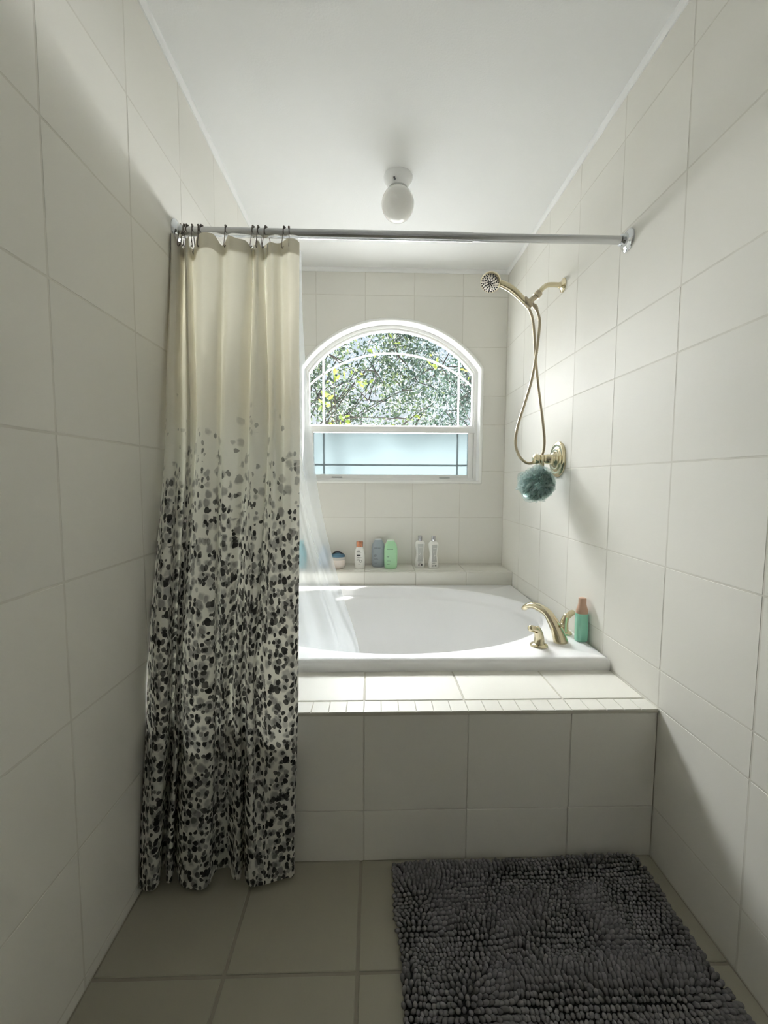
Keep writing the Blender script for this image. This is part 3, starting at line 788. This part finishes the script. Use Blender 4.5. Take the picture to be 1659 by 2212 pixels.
# mesh pouf hanging from the valve
pc = Vector((.745, 1.905, 1.140))
pf = thing('mesh_pouf', 'grey green mesh bath pouf hanging from the brass shower valve', 'bath pouf', pc)
bm = bmesh.new()
for k in range(64):
    n = Vector((R.gauss(0, 1), R.gauss(0, 1), R.gauss(0, 1))).normalized()
    c = n*R.uniform(.008, .030); u_ = n.orthogonal().normalized(); w_ = n.cross(u_)
    rad = R.uniform(.052, .084); ro = R.uniform(0, 6.28); arc = R.uniform(2.4, 5.2); wv = R.randint(3, 6); am = R.uniform(.005, .012); wd = R.uniform(.022, .040)
    prev = None; cup = R.uniform(-.1, .5)
    for i in range(37):
        a = ro+arc*i/36; rip = math.sin(a*wv)
        col = []
        for j in range(4):
            q = j/3; r_ = rad-wd*(1-q)+rip*am*.35*q
            col.append(bm.verts.new(c+(u_*math.cos(a)+w_*math.sin(a))*r_+n*(am*rip*q+cup*wd*q*q)))
        if prev:
            for j in range(3): bm.faces.new((prev[j], prev[j+1], col[j+1], col[j]))
        prev = col
for v in bm.verts:
    v.co.z *= .98
    g = v.co+pc
    if g.x > XR-.006: v.co.x = XR-.006-pc.x
obj('netting', bm, 'tulle', pf, keep=True, angle=180)
bm = bmesh.new(); o_ = Vector((.760, 1.948, 1.250))-pc
lp = [Vector((0, 0, .02)), Vector((.006, .0, .055)), o_+Vector((.0, -.028, -.005)), o_+Vector((0, -.012, .0265)), o_+Vector((0, .014, .0255)), o_+Vector((.0, .026, -.006)), Vector((.012, .014, .055)), Vector((0, 0, .02))]
tube(bm, spline(lp, 8), .0011, 6); obj('hanging_cord', bm, 'wbottle', pf)

# ------------------------------------------------------------------ bottles on the ledge
LY = 2.655
def lbottle(u, y=LY): return at(u, 1200, y).x
def strips(bm, rows, y):
    """small print: rows of (x0, x1, z0, z1)"""
    for x0, x1, z0, z1 in rows:
        vs = [bm.verts.new(p) for p in ((x0, y, z0), (x1, y, z0), (x1, y, z1), (x0, y, z1))]; bm.faces.new(vs)
def text_rows(bm, y, x0, x1, z, h, seed):
    """a line of small unreadable letters"""
    q = random.Random(seed); x = x0
    while x < x1:
        w = q.uniform(.5, 1.)*h; strips(bm, [(x, min(x+w, x1), z, z+h*q.uniform(.7, 1))], y); x += w+h*.3

# teal and blue-grey bottles seen through the liner
t = thing('shampoo_bottle', 'tall teal bottle half hidden behind the curtain at the far left of the ledge', 'bottle', (lbottle(652), LY, LEDGE))
bm = bmesh.new(); loft(bm, [(0, .028, .018), (.004, .031, .020), (.07, .031, .020), (.125, .028, .019), (.145, .016, .015), (.15, .013, .013)], 32); obj('body', bm, 'teal', t)
bm = bmesh.new(); loft(bm, [(.15, .015, .015), (.178, .0145, .0145), (.180, .013, .013)], 24, e=2); obj('cap', bm, 'teal', t)
t = thing('soap_bottle', 'blue grey rounded bottle seen hazily through the clear liner', 'bottle', (lbottle(699), LY+.02, LEDGE))
bm = bmesh.new(); loft(bm, [(0, .030, .020), (.004, .034, .023), (.08, .034, .023), (.112, .024, .018), (.12, .013, .013)], 32); obj('body', bm, 'bluegrey', t)
bm = bmesh.new(); loft(bm, [(.12, .0145, .0145), (.142, .014, .014), (.144, .012, .012)], 24, e=2); obj('cap', bm, 'bluegrey', t)

t = thing('scrub_jar', 'squat pinkish white jar with dark blue lid on the ledge', 'jar', (lbottle(730), LY-.005, LEDGE))
bm = bmesh.new(); lathe(bm, [(.026, 0), (.036, .004), (.044, .018), (.0468, .036), (.0465, .058)], 40); obj('body', bm, 'jarpink', t)
bm = bmesh.new(); lathe(bm, [(.0472, .058), (.0472, .073), (.044, .076)], 40); obj('lid_band', bm, 'jargrey', t)
bm = bmesh.new(); lathe(bm, [(.044, .075), (.0445, .083), (.036, .094), (.022, .099), (.006, .100)], 40); obj('lid', bm, 'jarblue', t)
bm = bmesh.new(); tube(bm, spline([(-.030, -.012, .093), (-.012, -.012, .108), (.010, -.012, .107), (.030, -.012, .094)], 6), [.005]*19, 10); obj('lid_handle', bm, 'dark', t)

t = thing('conditioner_bottle', 'white bottle with copper flip cap and dark printed label', 'bottle', (lbottle(777), LY-.005, LEDGE))
bm = bmesh.new(); loft(bm, [(0, .027, .017), (.004, .0305, .0195), (.045, .0325, .0205), (.085, .0320, .020), (.115, .027, .018), (.133, .021, .016), (.139, .018, .0145)], 36, e=2.5); obj('body', bm, 'wbottle', t)
bm = bmesh.new(); loft(bm, [(.139, .0205, .0165), (.158, .021, .017), (.170, .0215, .0172), (.173, .019, .015)], 28, e=3); cp = obj('cap', bm, 'copper', t)
bm = bmesh.new(); tube(bm, [(0, -.0160, .141), (0, -.0185, .156), (0, -.0185, .162)], [.0085, .0075, .006], 16); obj('cap_nozzle', bm, 'copper', cp)
bm = bmesh.new(); y = -.0213
text_rows(bm, y, -.012, .001, .116, .0028, 1); text_rows(bm, y, -.018, .004, .109, .0052, 2); strips(bm, [(-.018, .012, .104, .1052)], y)
text_rows(bm, y, -.018, .006, .095, .002, 3); strips(bm, [(-.018, .006, .082, .0905)], y)
for z, x1 in ((.075, .002), (.0715, .013), (.068, .006), (.061, .0), (.0575, .001), (.054, -.001)): text_rows(bm, y, -.018, x1, z, .0018, int(z*9999))
mt = Matrix.Translation((.006, y, .049)) @ Matrix.Rotation(PI/2, 4, 'X')
for k in range(24):
    a0, a1 = 2*PI*k/24, 2*PI*(k+1)/24
    bm.faces.new([bm.verts.new(mt @ Vector((r*math.cos(a), r*math.sin(a), 0))) for r, a in ((.0085, a0), (.0085, a1), (.0065, a1), (.0065, a0))])
text_rows(bm, y, -.008, .006, .029, .002, 9)
obj('label_print', bm, 'ink', t, keep=True, smooth=False)

def flat_bottle(name, u, y, label, body, cap, ink, seed):
    t = thing(name, label, 'bottle', (lbottle(u, y), y, LEDGE), 0, 'two matching flat shouldered bottles on the ledge')
    bm = bmesh.new(); loft(bm, [(0, .031, .018), (.003, .036, .021), (.012, .0405, .0235), (.06, .0425, .0242), (.125, .0420, .0240), (.150, .0375, .022), (.168, .027, .0185), (.176, .0235, .017)], 40, e=3.0); obj('body', bm, body, t)
    bm = bmesh.new(); loft(bm, [(.176, .0225, .016), (.181, .0225, .016), (.1825, .021, .015)], 28, e=2.6); obj('cap', bm, cap, t)
    bm = bmesh.new(); y = -.0247
    text_rows(bm, y, -.026, .014, .124, .0042, seed)
    obj('brand_print', bm, ink, t, keep=True, smooth=False); bm = bmesh.new()
    text_rows(bm, y, -.026, -.011, .078, .0042, seed+1); text_rows(bm, y, -.026, -.014, .070, .0038, seed+2)
    obj('name_print', bm, ink, t, keep=True, smooth=False); bm = bmesh.new()
    text_rows(bm, y, -.026, -.004, .057, .0022, seed+3); text_rows(bm, y, -.026, .000, .050, .0022, seed+4)
    obj('small_print', bm, ink, t, keep=True, smooth=False); bm = bmesh.new()
    text_rows(bm, y, -.026, -.008, .028, .0020, seed+5)
    obj('volume_print', bm, ink, t, keep=True, smooth=False)
flat_bottle('body_wash_bottle', 817, LY+.045, 'slate grey flat bottle partly behind the green one', 'slate', 'slatepale', 'ink', 21)
flat_bottle('body_wash_bottle', 844, LY-.005, 'light green flat bottle in front of the slate grey one', 'green', 'greenpale', 'ink', 31)

def hourglass(u, y, label, seed, narrow):
    t = thing('hair_care_bottle', label, 'bottle', (lbottle(u, y), y, LEDGE), 0, 'pair of white hourglass bottles with silver caps')
    prof = [(0, .026), (.004, .0305), (.030, .0310), (.060, .0265), (.085, .0235), (.110, .0255), (.140, .0305), (.158, .0300), (.168, .0215), (.173, .0125)]
    bm = bmesh.new(); loft(bm, [(z, w, w*.62+.002) for z, w in [(cr([p[0] for p in prof], i/4), cr([p[1] for p in prof], i/4)) for i in range(4*(len(prof)-1)+1)]], 36, e=2.6); obj('body', bm, 'wbottle', t, angle=60)
    bm = bmesh.new(); loft(bm, [(.172, .0125, .0125), (.174, .0132, .0132), (.203, .0132, .0132), (.205, .012, .012)], 28, e=2); obj('cap', bm, 'silver', t)
    # grey label following the waist
    bm = bmesh.new(); L = []; ns = 24
    for i in range(ns+1):
        z = .040+(.153-.040)*i/ns
        k = 0
        while k < len(prof)-2 and z > prof[k+1][0]: k += 1
        f = (z-prof[k][0])/(prof[k+1][0]-prof[k][0]); w = prof[k][1]+(prof[k+1][1]-prof[k][1])*f
        d = w*.62+.002+.0009; hw = w*.60
        L.append([bm.verts.new((x, -d*(max(0, 1-abs(x/w)**2.6))**(1/2.6), z)) for x in (-hw, -hw*.5, 0, hw*.5, hw)])
    for a, b in zip(L, L[1:]):
        for k in range(4): bm.faces.new((a[k], a[k+1], b[k+1], b[k]))
    obj('front_label', bm, 'label_grey', t)
    bm = bmesh.new()
    text_rows(bm, -.0224, -.014, .006, .0345, .0025, seed); text_rows(bm, -.0224, -.014, .012, .029, .0025, seed+1)
    strips(bm, [(.002, .013, .014, .022), (-.014, -.006, .015, .021)], -.0224)
    obj('label_print', bm, 'ink', t, keep=True, smooth=False)
    bm = bmesh.new(); q = random.Random(seed)
    for z in (.060, .066, .073, .082, .090, .098, .107):
        x = -.004+q.uniform(-.004, .004); strips(bm, [(x, x+q.uniform(.004, .009), z, z+.003)], -.0186 if .06 < z < .112 else -.021)
    strips(bm, [(-.010, .012, .128, .1300)], -.0209-.0010)
    obj('label_lines', bm, 'wbottle', t, keep=True, smooth=False)
    return t
hourglass(907, LY+.035, 'white hourglass bottle with silver cap, left one of the pair', 50, 0).rotation_euler.z = .08
hourglass(936, LY+.005, 'white hourglass bottle with silver cap, right one of the pair', 60, 1).rotation_euler.z = .22

# ------------------------------------------------------------------ bath mat
RX0, RX1, RY0, RY1 = .068, .800, .56, 1.180
rug = thing('bath_mat', 'dark grey shaggy chenille bath mat on the floor before the tub platform', 'bath mat', ((RX0+RX1)/2, (RY0+RY1)/2, 0))
bm = bmesh.new(); box(bm, RX0+.004, RX1-.004, RY0+.004, RY1-.004, .0004, .007, .002)
for v in bm.verts: v.co -= rug.location
obj('backing', bm, 'rugback', rug)
verts, faces = [], []
pitch = .0112; nx = int((RX1-RX0)/pitch); ny = int((RY1-RY0)/pitch); q = random.Random(3)
for j in range(ny):
    for i in range(nx):
        x = RX0+(i+.5+.5*(j % 2)*.6)*pitch+q.uniform(-.0012, .0012); y = RY0+(j+.5)*pitch+q.uniform(-.0015, .0015)
        a = noise.noise(Vector((x*9, y*8, 2)))*2.0+q.gauss(0, .16); b = noise.noise(Vector((x*9+9, y*12, 7)))*1.3+q.gauss(0, .16)
        rowdir = noise.noise(Vector((x*1.6, y*13, 4)))
        lean = Vector((.75*a, -.9*rowdir*2.0-.15+b*.6, 0))
        if lean.length > 1.25: lean *= 1.25/lean.length
        # outer rows flop outward
        if x < RX0+.02: lean.x -= .5
        if x > RX1-.02: lean.x += .25
        if y > RY1-.012: lean.y = min(lean.y, .15)
        Lh = q.uniform(.016, .021); d = Vector((lean.x, lean.y, 1.0)).normalized()
        r = q.uniform(.0050, .0059); base = Vector((x, y, .005+.016*max(0, (x-.45)/.36)*max(0, (y-1.05)/.13)))-rug.location
        u_ = d.orthogonal().normalized(); w_ = d.cross(u_); k0 = len(verts); NN = 7
        prof = [(.0, .75), (.35, 1.0), (.72, 1.02), (.92, .72)]
        sag = Vector((d.x, d.y, 0))*.004
        for f, rr in prof:
            c = base+d*Lh*f+sag*f*f
            for m_ in range(NN):
                t_ = 2*PI*m_/NN; verts.append(c+(u_*math.cos(t_)+w_*math.sin(t_))*r*rr)
        verts.append(base+d*Lh+sag)
        for s in range(len(prof)-1):
            for m_ in range(NN): faces.append((k0+s*NN+m_, k0+s*NN+(m_+1) % NN, k0+(s+1)*NN+(m_+1) % NN, k0+(s+1)*NN+m_))
        for m_ in range(NN): faces.append((k0+3*NN+m_, k0+3*NN+(m_+1) % NN, k0+4*NN))
me = bpy.data.meshes.new('pile')
gx = rug.location.x
for v in verts:
    if v.z < .002: v.z = .002
    if v.y+rug.location.y > YF-.002: v.y = YF-.002-rug.location.y
    if v.x+gx > XR-.003: v.x = XR-.003-gx
me.from_pydata(verts, [], faces); me.materials.append(M['rug'])
for p in me.polygons: p.use_smooth = True
o = bpy.data.objects.new('pile', me); C.objects.link(o); o.parent = rug; o['kind'] = 'stuff'

# ------------------------------------------------------------------ the garden beyond the window
bm = bmesh.new(); box(bm, -9, 9, 3.1, 16, -.35, -.15)
g = obj('ground', bm, 'ground', smooth=False); struct(g)

def leaves(bm_v, bm_f, c, d, size, q):
    """one bent leaf"""
    d = d.normalized(); s = d.orthogonal().normalized(); s = (Matrix.Rotation(q.uniform(0, 2*PI), 3, d) @ s); n = d.cross(s)
    w = size*q.uniform(.20, .28); k = len(bm_v)
    for p in (c, c+d*size*.35+s*w+n*size*.05, c+d*size*.75+s*w*.7, c+d*size-n*size*.12, c+d*size*.75-s*w*.7, c+d*size*.35-s*w+n*size*.05):
        bm_v.append(p)
    bm_f.append((k, k+1, k+5)); bm_f.append((k+1, k+2, k+4, k+5)); bm_f.append((k+2, k+3, k+4))
def foliage(name, par, blobs, per, size, m, seed):
    q = random.Random(seed); V, Fc = [], []
    for (x, y, z, r) in blobs:
        n = int(per*r*r)
        for _ in range(n):
            v = Vector((q.gauss(0, 1), q.gauss(0, .8), q.gauss(0, 1))); v = v.normalized()*r*q.uniform(.25, 1)**.6
            leaves(V, Fc, Vector((x, y, z))+v-par.location, Vector((q.gauss(0, .6), q.gauss(0, .6), q.gauss(-.35, .5))), size*q.uniform(.7, 1.25), q)
    me = bpy.data.meshes.new(name); me.from_pydata(V, [], Fc); me.materials.append(M[m])
    o = bpy.data.objects.new(name, me); C.objects.link(o); o.parent = par; o['kind'] = 'stuff'
    return o
def tree(name, label, x, y, h, trunk_r, blobs, per, size, m, seed, lean=0):
    t = thing(name, label, 'tree', (x, y, -.15)); q = random.Random(seed)
    bm = bmesh.new(); top = Vector((lean, 0, h)); tube(bm, spline([(0, 0, 0), (lean*.2+.05, .03, h*.35), (lean*.6-.04, 0, h*.7), top], 6), [trunk_r*(1-.7*k/18) for k in range(19)], 10); obj('trunk', bm, 'bark', t)
    bm = bmesh.new()
    for bx, by, bz, r in blobs:
        st = Vector((lean*.5, 0, h*q.uniform(.35, .8))); en = Vector((bx, by, bz))-t.location
        md = st.lerp(en, .5)+Vector((q.uniform(-.15, .15), q.uniform(-.1, .1), q.uniform(0, .25)))
        tube(bm, spline([st, md, en], 5), [trunk_r*.17*(1-.7*k/10) for k in range(11)], 6)
        for _ in range(4):
            e2 = en+Vector((q.gauss(0, 1), q.gauss(0, 1), q.gauss(0, 1))).normalized()*r*.9; tube(bm, [en, en.lerp(e2, .5)+Vector((0, 0, .03)), e2], [.010, .007, .004], 5)
    obj('branches', bm, 'bark', t)
    foliage('foliage', t, blobs, per, size, m, seed)
    return t
q = random.Random(11)
def blobset(n, x0, x1, y0, y1, z0, z1, r0, r1):
    return [(q.uniform(x0, x1), q.uniform(y0, y1), q.uniform(z0, z1), q.uniform(r0, r1)) for _ in range(n)]
tree('tree', 'grey green tree filling the left of the arched window', -1.3, 6.3, 3.0, .07, blobset(40, -2.4, .75, 5.4, 6.8, 1.92, 4.3, .34, .55), 2300, .055, 'leaf', 1, .2)
tree('tree', 'dense blue green tree filling the middle and right of the window', 2.4, 7.3, 3.2, .06, blobset(48, .1, 3.4, 5.9, 7.5, 1.95, 4.5, .36, .58), 2100, .058, 'leaf2', 2, -.1)
t = thing('shrub', 'bright yellow green sprigs in front of the trees outside', 'shrub', (-.35, 5.0, -.15))
sp = [(at(u, v, 5.0+dy)) for u, v, dy in ((722, 815, 0), (716, 850, .05), (712, 890, 0), (735, 905, .1), (700, 870, .1), (745, 925, .1))]
bm = bmesh.new(); V, Fc = [], []
for e in sp:
    tube(bm, spline([(0, 0, 0), (R.uniform(-.1, .1), 0, 1.1), e-t.location-Vector((0, 0, .15)), e-t.location], 5), [.012*(1-.8*k/15) for k in range(16)], 6)
obj('stems', bm, 'bark', t)
for e in sp:
    for _ in range(9):
        c = e+Vector((R.gauss(0, .045), R.gauss(0, .04), R.gauss(0, .08)))-t.location; leaves(V, Fc, c, Vector((R.gauss(0, .8), R.gauss(0, .5), R.gauss(.3, .5))), R.uniform(.06, .095), R)
for u, v in ((788, 717), (805, 765), (812, 742), (782, 820), (790, 828), (855, 735), (930, 770), (700, 700), (940, 790), (1000, 810), (765, 800), (845, 925), (900, 900), (760, 735), (775, 705)):
    e = at(u, v, 5.55)
    for _ in range(6):
        c = e+Vector((R.gauss(0, .035), R.gauss(0, .04), R.gauss(0, .035)))-t.location; leaves(V, Fc, c, Vector((R.gauss(0, .8), R.gauss(0, .5), R.gauss(-.2, .6))), R.uniform(.05, .085), R)
me = bpy.data.meshes.new('foliage'); me.from_pydata(V, [], Fc); me.materials.append(M['leafy'])
o = bpy.data.objects.new('foliage', me); C.objects.link(o); o.parent = t; o['kind'] = 'stuff'

# ------------------------------------------------------------------ light
w = bpy.data.worlds.new('sky'); bpy.context.scene.world = w; w.use_nodes = True; nt = w.node_tree
bg = nt.nodes['Background']
tc = nt.nodes.new('ShaderNodeTexCoord'); sp_ = nt.nodes.new('ShaderNodeSeparateXYZ'); nt.links.new(tc.outputs['Generated'], sp_.inputs[0])
crp = nt.nodes.new('ShaderNodeValToRGB'); e = crp.color_ramp.elements
e[0].position = .35; e[0].color = (.50, .50, .46, 1); e[1].position = 1; e[1].color = (.42, .68, 1, 1)
k = e.new(.5); k.color = (.92, .96, 1, 1); k = e.new(.75); k.color = (.66, .84, 1, 1)
mr = nt.nodes.new('ShaderNodeMapRange'); mr.inputs['From Min'].default_value = -1
nt.links.new(sp_.outputs['Z'], mr.inputs['Value']); nt.links.new(mr.outputs['Result'], crp.inputs[0]); nt.links.new(crp.outputs[0], bg.inputs['Color'])
SKY = .75
bg.inputs['Strength'].default_value = SKY
def sun(name, d, power, angle, col):
    l = bpy.data.lights.new(name, 'SUN'); l.energy = power; l.angle = math.radians(angle); l.color = col
    o = bpy.data.objects.new(name, l); C.objects.link(o); o.rotation_euler = Vector(d).to_track_quat('-Z', 'Y').to_euler(); o.location = (2, 6, 6); return o
sun('sun', (-.80, -.45, -1.35), 13, .6, (1, .97, .92))
sun('added_sky_fill', (-.05, -1, -.36), 60, 70, (.99, .995, 1))  # broad lamp added to brighten the interior beyond what the visible sky gives
# daylight reaching in through the window: a portal guides sky sampling
l = bpy.data.lights.new('window_portal', 'AREA'); l.shape = 'RECTANGLE'; l.size = 1.2; l.size_y = 1.06; l.cycles.is_portal = True
o = bpy.data.objects.new('window_portal', l); C.objects.link(o); o.location = (WX, YB+.2, 1.66); o.rotation_euler = (-PI/2, 0, 0)

# ------------------------------------------------------------------ camera
cd = bpy.data.cameras.new('camera'); cam = bpy.data.objects.new('camera', cd); C.objects.link(cam)
cam.matrix_world = Matrix(((MR.x, -MD.x, -MF.x, CAM.x), (MR.y, -MD.y, -MF.y, CAM.y), (MR.z, -MD.z, -MF.z, CAM.z), (0, 0, 0, 1)))
cd.sensor_fit = 'HORIZONTAL'; cd.sensor_width = 36; cd.lens = F/1659*36; cd.clip_start = .02
sc = bpy.context.scene; sc.camera = cam
sc.view_settings.view_transform = 'Standard'; sc.view_settings.look = 'None'; sc.view_settings.gamma = 1
sc.view_settings.use_curve_mapping = False
sc.view_settings.exposure = .36
sc.cycles.max_bounces = 14; sc.cycles.diffuse_bounces = 8; sc.cycles.transparent_max_bounces = 24
